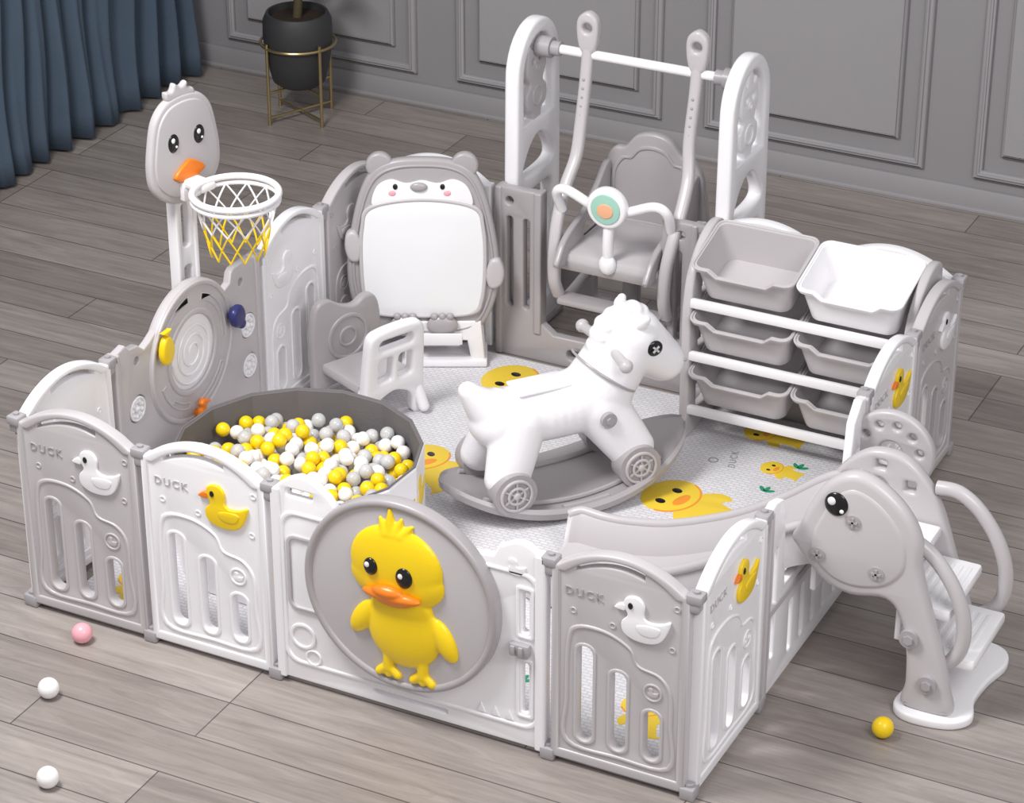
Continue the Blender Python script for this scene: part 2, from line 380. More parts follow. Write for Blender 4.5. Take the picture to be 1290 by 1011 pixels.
# ------------------------------------------------------------------ gadget panel (left side)
def gadget_panel():
    root = thing('activity_panel', 'grey activity panel with round spiral dial and coloured spinners', 'activity panel', (XL, 1.18, 0), -PI/2)
    w = .79; a, b = .010, w-.010
    out = [(a,.018),(b,.018),(b,.60),(.72,.61),(.70,.59),(.66,.585),(.63,.56),(.60,.57),(.5,.62),(.29,.62),(.2,.56),(.17,.57),(.16,.60),(.145,.61),(.05,.61),(.03,.598),(a,.595)]
    hol = [circ(.08, .39, .04, 30), circ(.08, .253, .04, 30), circ(.68, .389, .042, 30), circ(.11, .55, .012, 16), circ(.67, .54, .012, 16)]
    MB().plate([out]+hol, .026, .005).plate([rrect(.0085,.0165,.032,.602,.006)], .04, .005).plate([rrect(b-.022,.0165,b+.0015,.602,.006)], .04, .005).plate([rrect(.045,.06,.745,.09,.01)], .034, .004).build('panel_board', 'grey', root)
    cx, cz = .395, .445
    d = MB().plate([circ(cx, cz, .222, 72), circ(cx, cz, .115, 48)], .030, .006, (0, .004, 0)).plate([circ(cx, cz, .219, 72), circ(cx, cz, .203, 72)], .040, .005, (0, .004, 0)).plate([circ(cx, cz, .135, 72), circ(cx, cz, .116, 72)], .040, .005, (0, .004, 0))
    for a0, a1, r in ((.3, 1.5, .178), (1.9, 3.3, .168), (3.7, 4.6, .178), (4.9, 6.0, .166)):   # moulded curved tracks
        arc = circ(cx, cz, r+.012, 16, None, a0, a1)+circ(cx, cz, r-.012, 16, None, a0, a1)[::-1]
        arc2 = circ(cx, cz, r+.006, 16, None, a0+.04, a1-.04)+circ(cx, cz, r-.006, 16, None, a0+.04, a1-.04)[::-1]
        d.plate([arc, arc2], .038, .003, (0, .004, 0))
    d.build('dial_ring', 'grey', root)
    m = MB().plate([circ(cx, cz, .116, 48)], .031, .003)
    sp3 = []
    for i in range(110):
        t = i/109; an = t*6*PI; r = .018+.085*t; sp3.append((cx+r*math.cos(an), .017, cz+r*math.sin(an)))
    m.tube(sp3, .0045, 6)
    m.build('dial_centre', 'white', root)
    for x, z in ((.08,.39),(.08,.253),(.68,.389)):
        m = MB()
        for j in range(9):
            an = 2*PI*j/9; m.sph((x+.024*math.cos(an), .0, z+.024*math.sin(an)), (.010, .016, .010), 12)
        m.sph((x, 0, z), (.014, .018, .014), 12)
        m.plate([circ(x, z, .0385, 30), circ(x, z, .031, 30)], .03, .003)
        m.build('spinner', 'white', root)
    pd = smooth([(-.030,.02),(-.034,-.012),(-.012,-.034),(.016,-.028),(.030,-.004),(.030,.022),(.012,.036),(-.014,.036)], 5)
    MB().plate([tf(pd, 1, .19, .475)], .03, .012, (0, .045, 0)).plate([tf(circ(0, 0, .016, 16), 1, .17, .445)], .026, .008, (0, .045, 0)).cyl((.19, 0, .475), (.19, .045, .475), .012).build('purple_knob', 'navy', root, label='dark purple paddle knob')
    fs = smooth([(0,.05),(-.022,.035),(-.032,.0),(-.022,-.03),(-.008,-.04),(.010,-.04),(.024,-.03),(.032,.0),(.022,.035)], 4)
    MB().plate([tf(fs, 1, .565, .53)], .022, .009, (0, .045, 0)).plate([tf([(-.022,.03),(.022,.03),(.0,.012)], 1, .565, .565)], .018, .004, (0, .045, 0)).cyl((.565, 0, .53), (.565, .045, .53), .01).build('yellow_slider', 'yellow', root, label='yellow fish shaped slider')
    bdp = smooth([(-.018,-.045),(.006,-.05),(.022,-.02),(.020,.015),(.012,.028),(.014,.042),(-.002,.052),(-.016,.044),(-.034,.036),(-.016,.028),(-.014,.010),(-.022,-.015)], 4)
    m = MB().plate([tf(bdp, 1, .40, .245)], .022, .008, (0, .045, 0)).cyl((.40, 0, .245), (.40, .045, .245), .01)
    m.build('orange_slider', 'orange', root, label='orange bird shaped slider')
    hinge(root, w)
gadget_panel()

# ------------------------------------------------------------------ basketball hoop
def hoop():
    root = thing('basketball_hoop', 'kids basketball hoop with grey duck head backboard and net', 'basketball hoop', (-2.045, .91, 0), R(76))
    MB().plate([rrect(-.12, -.07, .12, .08, .06)], .03, .006, (0, .09, .015), flat=True).build('base', 'white', root)
    sl = [rrect(-.014, .12+.2*i, .014, .26+.2*i, .012) for i in range(4)]
    MB().plate([rrect(-.04, .02, .04, .95, .015)]+sl, .03, .006).plate([rrect(-.042,.018,-.028,.93,.004)], .042, .004).plate([rrect(.028,.018,.042,.93,.004)], .042, .004).build('pole', 'white', root)
    z = 1.05
    head = smooth([(-.0,.155),(-.065,.143),(-.108,.10),(-.128,.03),(-.138,-.05),(-.125,-.115),(-.07,-.165),(.0,-.18),(.07,-.165),(.125,-.115),(.138,-.05),(.128,.03),(.108,.10),(.065,.143)], 6)
    tuft = smooth([(-.045,.14),(-.058,.172),(-.035,.172),(-.022,.192),(0,.178),(.024,.188),(.028,.170),(.05,.160),(.045,.14)], 5)
    bd = MB().plate([tf(head, 1, 0, z)], .03, .010, (0, -.02, 0)).plate([tf(tuft, 1, 0, z)], .024, .008, (0, -.02, 0)).build('backboard', 'grey', root)
    inn = [(x*.88, y*.88) for x, y in head]
    MB().plate([tf(inn, 1, 0, z)], .012, .005, (0, -.034, 0)).build('face', 'grey', bd)
    for sx in (-.050, .050):
        MB().sph((sx, -.04, z+.02), (.021, .006, .029), 18).build('eye', 'black', bd)
        MB().sph((sx-.005, -.046, z+.031), (.007, .003, .008), 10).sph((sx+.006, -.046, z+.01), (.004, .003, .004), 8).build('glint', 'board', bd)
    MB().plate([tf(smooth([(-.06,-.085),(-.02,-.052),(.01,-.045),(.06,-.08),(.02,-.105),(-.02,-.11)], 5), 1, 0, z)], .02, .006, (0, -.042, 0)).build('beak', 'orange', bd)
    ry, rzz, rr = -.235, .955, .125
    m = MB().tube([(rr*math.cos(a), ry+rr*math.sin(a), rzz) for a in [2*PI*i/48 for i in range(48)]], .010, 10, True)
    m.tube([(rr*math.cos(a), ry+rr*math.sin(a), rzz-.02) for a in [2*PI*i/48 for i in range(48)]], .007, 8, True)
    m.box((0, -.07, rzz-.015), (.06, .11, .026), .008).box((0, -.035, rzz-.04), (.07, .04, .06), .006)
    m.build('rim', 'white', root)
    def net(z0, z1, r0, r1):
        m = MB(); N = 12
        for s in (-1, 1):
            for i in range(N):
                P = []
                for j in range(7):
                    t = j/6; a = 2*PI*(i+s*t*1.0)/N; r = r0+(r1-r0)*t
                    P.append((r*math.cos(a), ry+r*math.sin(a), z0+(z1-z0)*t))
                m.tube(P, .0028, 5)
        return m
    net(rzz-.02, rzz-.10, .12, .098).build('upper_net', 'white', root)
    net(rzz-.10, rzz-.19, .098, .078).build('lower_net', 'yellow', root, label='yellow lower half of the net')
hoop()

# ------------------------------------------------------------------ play mat
def play_mat():
    root = thing('play_mat', 'pale printed play mat with yellow ducks covering the pen floor', 'play mat', (0, 0, 0))
    MB().plate([rrect(-1.925, .035, -.035, 1.93, .01)], MAT_Z, .002, (0, 0, MAT_Z/2), flat=True).build('mat_sheet', 'mat', root)
    HEAD = circ(0, .16, .2, 36, .17); BODY = smooth([(-.1,.05),(-.22,-.05),(-.2,-.15),(-.13,-.12),(-.12,-.28),(-.15,-.34),(-.03,-.33),(.03,-.33),(.15,-.34),(.12,-.28),(.13,-.12),(.2,-.15),(.22,-.05),(.1,.05)], 4)
    def pr(x, y, s, rot):
        def f(P): return tf([(p[0], p[1]) for p in P], s, x, y, rot)
        d = MB().plate([f(BODY)], .0012, .0001, (0, 0, MAT_Z+.0003), flat=True).plate([f(HEAD)], .0016, .0001, (0, 0, MAT_Z+.0003), flat=True)
        d = d.build('printed_duck', 'yprint', root)
        chin = circ(0, .16, .203, 18, .173, PI*1.05, PI*1.95)+circ(0, .16, .190, 18, .160, PI*1.05, PI*1.95)[::-1]
        MB().plate([f(circ(0, .08, .075, 20, .035))], .0020, .0001, (0, 0, MAT_Z+.0006), flat=True).plate([f(chin)], .0018, .0001, (0, 0, MAT_Z+.0005), flat=True).build('printed_beak', 'oprint', d)
        for ex in (-.09, .07): MB().plate([f(circ(ex, .17, .026, 14, .034))], .0020, .0001, (0, 0, MAT_Z+.0006), flat=True).build('printed_eye', 'black', d)
    for a in ((-1.325, 1.765, .52, 1.35), (-1.36, 1.16, .44, .9), (-.56, 1.31, .50, 1.30), (-.40, 1.62, .20, 1.4), (-1.78, .18, .30, .4), (-.24, .25, .3, .4),
              (-1.0, .42, .3, .9), (-.50, 1.82, .3, 1.5), (-.16, 1.32, .22, .3)): pr(*a)
    for x, y, s in ((-.555, 1.62, .032), (-1.19, 1.88, .030), (-.2, .45, .04)):
        MB().mesh(text_mesh('DUCK', s, .0010, True), Matrix.Translation((x, y, MAT_Z+.0004)) @ Matrix.Rotation(R(105), 4, 'Z')).build('printed_word', 'greyprint', root)
        MB().plate([tf(circ(0, 0, .016, 16), 1, x-.055, y-.03), tf(circ(0, 0, .012, 16), 1, x-.055, y-.03)], .0012, .0001, (0, 0, MAT_Z+.0004), flat=True).build('printed_ring', 'greyprint', root)
    for x, y in ((-.36, 1.655), (-.40, 1.48), (-1.1, 1.75), (-.6, .25)):
        m = MB()
        for an in (.5, 1.35, 2.2): m.plate([tf(circ(.018, 0, .017, 14, .007), 1, x, y, an)], .0012, .0001, (0, 0, MAT_Z+.0004), flat=True)
        m.build('printed_leaves', 'green', root)
play_mat()

# ------------------------------------------------------------------ ball pit
PX, PY, PR, PH = -1.485, .595, .36, .315
def pit():
    root = thing('ball_pit', 'round dark grey fabric ball pit full of plastic balls', 'ball pit', (PX, PY, MAT_Z+.003))
    n = 16; h0 = .14
    def ring(r, z): return [(r*math.cos(2*PI*i/n+h0), r*math.sin(2*PI*i/n+h0), z) for i in range(n)]
    MB().loft([ring(PR-.012, .012), ring(PR-.010, PH), ring(PR-.005, PH+.004), ring(PR-.007, .012)], closed=True).build('inner_lining', 'dark', root, ang=10)
    MB().loft([ring(PR-.005, .0), ring(PR-.004, PH), ring(PR, PH+.002), ring(PR+.003, PH-.004), ring(PR+.001, .0)], closed=True).build('outer_wall', 'white', root, ang=10)
    MB().tube(ring(PR-.003, PH+.003), .004, 6, True).build('piping', 'dark', root)
    MB().lathe([(.001, 0), (PR-.016, 0), (PR-.016, .012), (.001, .012)], n=n).build('base', 'dark', root)
    for i in (13, 15, 0):
        a = 2*PI*(i+.5)/n+h0; rr = (PR+.003)*math.cos(PI/n); T = Matrix.Translation((rr*math.cos(a), rr*math.sin(a), .21)) @ Matrix.Rotation(a+PI/2, 4, 'Z')
        MB().mesh(plate_mesh([tf(DUCK, .11, 0, 0)], .003, .0005), T).build('printed_duck', 'yprint', root)
pit()
BR = .0215
bmat = {'yellow': 'yellow', 'white': 'pearl', 'grey': 'silver', 'clear': 'clear'}
bmesh_ = {}
def ball_mesh(col, r):
    me = bpy.data.meshes.new('ball'); b = bmesh.new(); bmesh.ops.create_uvsphere(b, u_segments=20, v_segments=14, radius=r); b.to_mesh(me); b.free()
    me.polygons.foreach_set('use_smooth', [True]*len(me.polygons)); me.materials.append(M[col]); return me
for k_, v_ in bmat.items(): bmesh_[k_] = ball_mesh(v_, BR)
pitlab = {'yellow': 'yellow plastic ball lying in the ball pit', 'white': 'pearly white plastic ball lying in the ball pit',
          'grey': 'silver grey plastic ball lying in the ball pit', 'clear': 'translucent plastic ball lying in the ball pit'}
NB = 262; RM = .318
a_ = np.random.rand(NB)*2*PI; r_ = RM*np.sqrt(np.random.rand(NB))
P2 = np.stack([r_*np.cos(a_), r_*np.sin(a_)], 1); Z2 = np.random.rand(NB)*.040
for it in range(800):
    d = P2[:, None]-P2[None]; dz = Z2[:, None]-Z2[None]; dist = np.sqrt((d**2).sum(-1)+dz**2)+np.eye(NB)
    ov = np.clip(2*BR-dist, 0, None)*(1-np.eye(NB)); hd = np.sqrt((d**2).sum(-1))+1e-6
    mv = (d/hd[..., None]*ov[..., None]).sum(1)*.35
    P2 = P2+mv; Z2 = np.clip(Z2+(np.sign(dz)*ov).sum(1)*.12, 0, .052)
    rad = np.sqrt((P2**2).sum(1)); f = np.where(rad > RM, RM/rad, 1); P2 = P2*f[:, None]
for i in range(NB):
    x, y = P2[i]; rr = math.hypot(x, y)
    c = random.choices(['yellow', 'white', 'grey', 'clear'], [.33, .45, .09, .13])[0]
    o = bpy.data.objects.new('plastic_ball', bmesh_[c]); C.objects.link(o)
    o.location = (PX+x, PY+y, MAT_Z+.208+.020*math.cos(min(1, rr/RM)*PI/2)+Z2[i])
    tag(o, pitlab[c], 'ball', c+' balls in the ball pit')
sp = .0485; ry_ = sp*.866
base = bmesh.new(); bmesh.ops.create_icosphere(base, subdivisions=2, radius=BR); bme = bpy.data.meshes.new('t'); base.to_mesh(bme); base.free()
bed = MB()
for layer in range(5):
    z = .016+BR+layer*.0362; ox = (layer % 2)*sp*.5; oy = (layer % 2)*ry_*.33
    for j in range(-9, 10):
        for i in range(-9, 10):
            x = (i+(.5 if j % 2 else 0))*sp+ox; y = j*ry_+oy
            if math.hypot(x, y) > .318: continue
            c = bme.copy(); c.transform(Matrix.Translation((x, y, z))); bed.bm.from_mesh(c); bpy.data.meshes.remove(c)
o = bed.build('ball_bed', 'pearl', None, (PX, PY, MAT_Z), ang=180)
tag(o, 'lower layers of plastic balls under the visible ones in the pit', 'balls', kind='stuff')
fr_ = .029
for (x, y, mt, lb) in ((-1.766, -.103, 'pink', 'pink plastic ball lying on the wooden floor left of the pen'),
                       (-1.692, -.363, 'pearl', 'pearly ball on the wooden floor just in front of the pink ball'),
                       (-1.461, -.691, 'pearl', 'pearly ball nearest the bottom left corner of the photo'),
                       (.344, .464, 'yellow', 'yellow plastic ball lying on the wooden floor near the slide')):
    o = bpy.data.objects.new('plastic_ball', ball_mesh(mt, fr_)); C.objects.link(o); o.location = (x, y, fr_)
    tag(o, lb, 'ball')

# ------------------------------------------------------------------ rocking horse
def horse():
    root = thing('rocking_horse', 'white toy rocking horse with wheels on a grey curved rocker', 'rocking horse', (-.95, 1.19, MAT_Z), R(51.3))
    rings = []; N = 40
    def zz(x): return .014+.66*x*x
    for i in range(N+1):
        x = -.375+.80*i/N; u = (x-.025)/.402; hw = .178*max(.02, (1-abs(u)**2.5))**.55; z = zz(x)
        rings.append([(x, -hw, z+.022), (x, -hw+.010, z+.034), (x, -hw*.8, z+.024), (x, 0, z+.020), (x, hw*.8, z+.024), (x, hw-.010, z+.034), (x, hw, z+.022), (x, hw-.006, z), (x, 0, z), (x, -hw+.006, z)])
    m = MB().loft(rings)
    for s in (-1, 1):
        m.tube([(x, s*.11*(1-abs(x)**2*2), zz(x)+.030) for x in [-.28+.58*i/20 for i in range(21)]], .008, 8)
    m.build('rocker', 'mid', root)
    MB().tube([(x, -.150, zz(x)+.028) for x in [-.05+.15*i/10 for i in range(11)]], .010, 8).build('rocker_grip', 'hinge', root)
    m = MB()
    for i in range(13):   # smooth one-piece trunk dipping at the saddle
        t = i/12; x = -.20+.35*t
        m.sph((x, 0, .300-.010*math.sin(PI*t)+.016*t), (.085, .094+.010*t, .084+.018*t), 24)
    for i in range(10):    # upswept rump and tail
        t = i/9; m.sph((-.200-.085*t, 0, .320+.090*t**1.3), (.078-.046*t, .082-.046*t, .074-.046*t), 20)
    for i in range(9):    # thick short neck
        t = i/8; m.sph((.135+.080*t, 0, .335+.120*t), (.106-.012*t,)*3, 26)
    m.sph((.232, 0, .478), (.102, .094, .094), 30)
    for i in range(8):    # blunt muzzle
        t = i/7; m.sph((.255+.088*t, 0, .460-.080*t), (.092-.022*t, .090-.018*t, .090-.026*t), 26)
    for s in (-1, 1):
        for i in range(10):
            t = i/9
            m.sph((-.145-.055*t, s*(.042+.045*t), .290-.140*t), (.088-.014*t, .072-.022*t, .078-.014*t), 20)
            m.sph((.115+.088*t, s*(.042+.045*t), .290-.135*t), (.092-.018*t, .074-.024*t, .082-.016*t), 20)
    # moulded mane and forelock
    for x, z, r in ((.125, .470, .030), (.135, .505, .030), (.152, .535, .030), (.180, .557, .029), (.212, .570, .028), (.245, .570, .026), (.272, .560, .020)):
        m.sph((x, 0, z), (r, r*1.5, r*.85), 18)
    m.build('body', 'white', root, remesh=.006, sm=8)
    for s in (-1, 1):
        MB().sph((.238, s*.070, .548), (.022, .016, .028), 18, Matrix.Rotation(-s*.5, 4, 'X')).sph((.246, s*.080, .566), (.015, .012, .015), 14).build('ear', 'white', root, remesh=.003, sm=4)
    MB().box((-.06, 0, .384), (.17, .10, .010), .005).build('saddle', 'white', root)
    m = MB()
    m.tube([(.150+.088*math.cos(a), .110*math.sin(a), .385-.066*math.cos(a)) for a in [2*PI*i/36 for i in range(36)]], .004, 8, True)
    m.build('collar', 'mid', root)
    MB().tube([(.150, -.140, .465), (.155, -.05, .470), (.155, .05, .470), (.150, .140, .465)], .015, 12).sph((.150, -.145, .465), .021, 14).sph((.150, .145, .465), .021, 14).build('handle', 'grey', root)
    for s in (-1, 1):
        e = MB().sph((.272, s*.090, .472), (.025, .008, .025), 18).build('eye', 'black', root)
        MB().box((.272, s*.099, .472), (.026, .002, .006), 0, Matrix.Rotation(R(45), 4, 'Y')).box((.272, s*.099, .472), (.026, .002, .006), 0, Matrix.Rotation(R(-45), 4, 'Y')).build('eye_cross', 'silver', e)
        MB().sph((.396, s*.046, .388), (.008, .006, .006), 10).build('nostril', 'mid', root)
        MB().cyl((.11, s*.07, .285), (.11, s*.128, .285), .024).cyl((.11, s*.12, .285), (.11, s*.135, .285), .012, n=6).build('bolt', 'hinge', root)
        for wx in (-.2, .205):
            w = MB().cyl((wx, s*.085, .118), (wx, s*.148, .118), .067, n=40).build('wheel', 'mid', root)
            m = MB().plate([circ(wx, .118, .052, 36), circ(wx, .118, .044, 36)], .01, .002, (0, s*.150, 0)).plate([circ(wx, .118, .03, 30), circ(wx, .118, .022, 30)], .012, .002, (0, s*.150, 0)).sph((wx, s*.149, .118), (.014, .01, .014), 14)
            for j in (1, 3, 5): m.box((wx, s*.150, .118), (.085, .008, .005), 0, Matrix.Rotation(j*PI/6, 4, 'Y'))
            m.build('hub', 'grey', w)
horse()

# ------------------------------------------------------------------ animal easel
def easel():
    root = thing('drawing_easel', 'grey animal shaped easel with white drawing board and round ears', 'easel', (-1.705, 1.755, MAT_Z+.002), R(26.8))
    body = smooth([(-.09,.705),(-.155,.675),(-.195,.61),(-.225,.50),(-.245,.36),(-.235,.24),(-.19,.14),(-.12,.105),(.0,.10),(.12,.105),(.19,.14),(.235,.24),(.245,.36),(.225,.50),(.195,.61),(.155,.675),(.09,.705),(0,.712)], 6)
    m = MB().plate([body], .04, .012).plate([circ(-.135, .685, .044, 28)], .036, .01).plate([circ(.135, .685, .044, 28)], .036, .01)
    inner = [(x*.93, .4+(z-.4)*.94) for x, z in body]
    m.plate([inner, [(x*.96, .4+(z-.4)*.97) for x, z in inner]], .05, .004)
    bd = m.build('body', 'mid', root)
    MB().plate([smooth([(-.16,.56),(-.145,.62),(-.10,.645),(-.05,.632),(0,.642),(.05,.632),(.10,.645),(.145,.62),(.16,.56),(.1,.57),(0,.575),(-.1,.57)], 5)], .012, .003, (0, -.024, 0)).build('face', 'white', bd)
    brd = smooth([(-.16,.55),(0,.575),(.16,.55),(.19,.48),(.195,.36),(.185,.24),(.15,.19),(0,.18),(-.15,.19),(-.185,.24),(-.195,.36),(-.19,.48)], 6)
    d1 = MB().plate([brd], .014, .003, (0, -.024, 0)).build('drawing_board', 'board', root)
    d2 = MB().plate([[(x*1.05, .37+(z-.37)*1.04) for x, z in brd], grow(brd, -.003)], .02, .005, (0, -.024, 0)).build('board_frame', 'grey', root)
    for o in (bd, d1, d2): o.rotation_euler.x = -R(4)
    for sx in (-.085, .065): MB().sph((sx, -.030, .622), (.008, .005, .010), 12).build('eye', 'black', bd)
    MB().sph((-.01, -.032, .622), (.028, .010, .016), 16).build('nose', 'mid', bd)
    for sx in (-.095, .08): MB().sph((sx, -.029, .600), (.013, .004, .010), 12).build('cheek', 'pink', bd)
    for pts in (smooth([(-.245,.46),(-.215,.47),(-.195,.42),(-.205,.37),(-.235,.37),(-.25,.41)], 5), smooth([(.20,.32),(.215,.37),(.245,.375),(.262,.33),(.25,.285),(.215,.275)], 5)):
        MB().plate([pts], .05, .012, (0, -.012, 0)).build('paw', 'grey', bd)
    for s in (-1, 1):
        m = MB().sph((s*.06, -.04, .15), (.052, .018, .036), 18)
        for t in (-.025, 0, .025): m.sph((s*.06+t, -.043, .183), (.013, .012, .013), 10)
        m.build('foot', 'mid', bd)
    m = MB().plate([[(-.07,.0),(.20,.0),(.185,.16),(-.055,.16)], [(-.03,.03),(.15,.03),(.14,.09),(-.02,.09)]], .03, .006, (0, .0, 0)).box((.065, .04, .012), (.28, .14, .024), .006)
    m.plate([[(-.07,.0),(.20,.0),(.185,.16),(-.055,.16)], [(-.03,.03),(.15,.03),(.14,.09),(-.02,.09)]], .02, .005, (0, .08, 0))
    m.build('stand', 'white', root)
    MB().box((.05, -.03, .105), (.14, .05, .03), .006).box((.05, -.052, .115), (.15, .008, .04), .003).build('pen_tray', 'white', root)
easel()

# ------------------------------------------------------------------ small chair
def chair():
    root = thing('toddler_chair', 'small white and grey plastic toddler chair beside the drawing easel', 'chair', (-1.735, 1.425, MAT_Z+.008), R(66))
    fr = smooth([(-.115,0),(-.08,0),(-.068,.07),(-.02,.10),(.02,.10),(.068,.07),(.08,0),(.115,0),(.115,.12),(.11,.25),(.10,.32),(.05,.338),(-.05,.338),(-.10,.32),(-.11,.25),(-.115,.12)], 4)
    MB().plate([fr, rrect(-.065, .265, .065, .302, .016), rrect(-.065, .15, -.012, .235, .014), rrect(.012, .15, .065, .235, .014)], .042, .012, (0, -.12, 0), Matrix.Rotation(R(6), 4, 'X')).build('backrest', 'white', root)
    g = smooth([(-.13,0),(-.09,0),(-.08,.04),(.08,.04),(.09,0),(.13,0),(.135,.1),(.13,.25),(.11,.31),(.07,.32),(.03,.30),(-.02,.315),(-.07,.345),(-.115,.33),(-.135,.25),(-.135,.12)], 4)
    MB().plate([g], .034, .010, (0, .11, 0)).plate([circ(0, .20, .080, 36), circ(0, .20, .066, 36)], .044, .004, (0, .11, 0)).plate([circ(0, .20, .036, 30), circ(0, .20, .026, 30)], .044, .003, (0, .11, 0)).build('front_panel', 'mid', root)
    MB().box((0, 0, .115), (.21, .20, .035), .012).box((0, -.01, .095), (.17, .16, .02), .004).build('seat', 'grey', root)
    for sx in (-1, 1):
        MB().cap((sx*.095, -.12, .11), (sx*.105, -.160, .018), .022, .018).build('leg', 'white', root)
chair()

# ------------------------------------------------------------------ swing frame
def swing_frame():
    root = thing('swing_set', 'tall swing set frame of two white arches and bar above grey entrance', 'swing frame', (-1.56, YB, 0))
    u = [(0.012,0),(.718,0),(.718,.60),(.60,.60),(.60,.14),(.56,.105),(.22,.105),(.175,.14),(.175,.60),(.012,.60)]
    holes = [rrect(.05,.18,.072,.50,.01), rrect(.11,.18,.132,.50,.01), circ(.06,.555,.014,16), rrect(.645,.18,.665,.50,.01), circ(.66,.555,.014,16), rrect(.27,.03,.50,.065,.015)]
    m = MB().plate([u]+holes, .036, .007)
    for x0, z0, x1 in ((.0105,.001,.034), (.15,.1,.1765), (.5985,.1,.62), (.698,.001,.7195)): m.plate([rrect(x0, z0, x1, .6015, .006)], .05, .006)
    m.build('entrance_panel', 'mid', root)
    for x, nm in ((.04, 'l'), (.775, 'r')):
        W = .32; dz = -.03
        out = [(0, 0), (W, 0), (W+.0, .60), (W-.005, .95+dz)]+[(W/2+(W/2-.005)*math.cos(a), .97+dz+.165*math.sin(a)) for a in [PI*i/18 for i in range(1, 18)]]+[(.005, .95+dz), (0, .60)]
        up = [(W/2-.105, .80+dz), (W/2+.105, .80+dz)]+[(W/2+.107*math.cos(a), .96+dz+.125*math.sin(a)) for a in [PI*i/14 for i in range(15)]]
        mid = smooth([(.05,.60),(.09,.68),(.16,.715),(.23,.68),(.27,.60),(.16,.585)], 5)
        low = [rrect(.06, .1, W-.06, .53, .04)]
        o = MB().plate([out, up, mid]+low, .05, .012, (x, .03, 0), TX).build('side_arch', 'white', root)
        # animal shaped insert
        c = smooth([(W/2-.024,.755),(W/2-.034,.79),(W/2-.066,.81),(W/2-.072,.86),(W/2-.045,.89),(W/2-.068,.93),(W/2-.066,.99),(W/2-.05,1.025),(W/2-.026,1.012),(W/2-.018,1.06),(W/2+.018,1.06),(W/2+.026,1.012),(W/2+.05,1.025),(W/2+.066,.99),(W/2+.068,.93),(W/2+.045,.89),(W/2+.072,.86),(W/2+.066,.81),(W/2+.034,.79),(W/2+.024,.755)], 4)
        m = MB().plate([c, circ(W/2-.024, .965, .009, 12), circ(W/2+.024, .965, .009, 12)], .034, .008, (x, .03, 0), TX).plate([circ(W/2, .94, .014, 20), circ(W/2, .94, .007, 20)], .042, .003, (x, .03, 0), TX).plate([circ(W/2, .845, .036, 24), circ(W/2, .845, .027, 24)], .042, .003, (x, .03, 0), TX)
        m.build('animal_insert', 'grey' if nm == 'l' else 'white', o)
        s = 1 if nm == 'l' else -1
        MB().cyl((x+s*.02, .19, 1.015), (x+s*.07, .19, 1.015), .034).cyl((x+s*.06, .19, 1.015), (x+s*.10, .19, 1.015), .024).build('bar_socket', 'hinge', root)
        MB().box((x, .20, .012), (.07, .34, .024), .008).build('foot', 'mid', root)
    MB().cyl((.10, .19, 1.015), (.72, .19, 1.015), .0155).build('top_bar', 'white', root)
    MB().plate([rrect(.07, .02, .75, .30, .03), rrect(.2, .08, .3, .22, .02), rrect(.36, .08, .48, .22, .02), rrect(.54, .08, .64, .22, .02)], .03, .007, (0, .36, 0)).build('rear_panel', 'mid', root)
swing_frame()
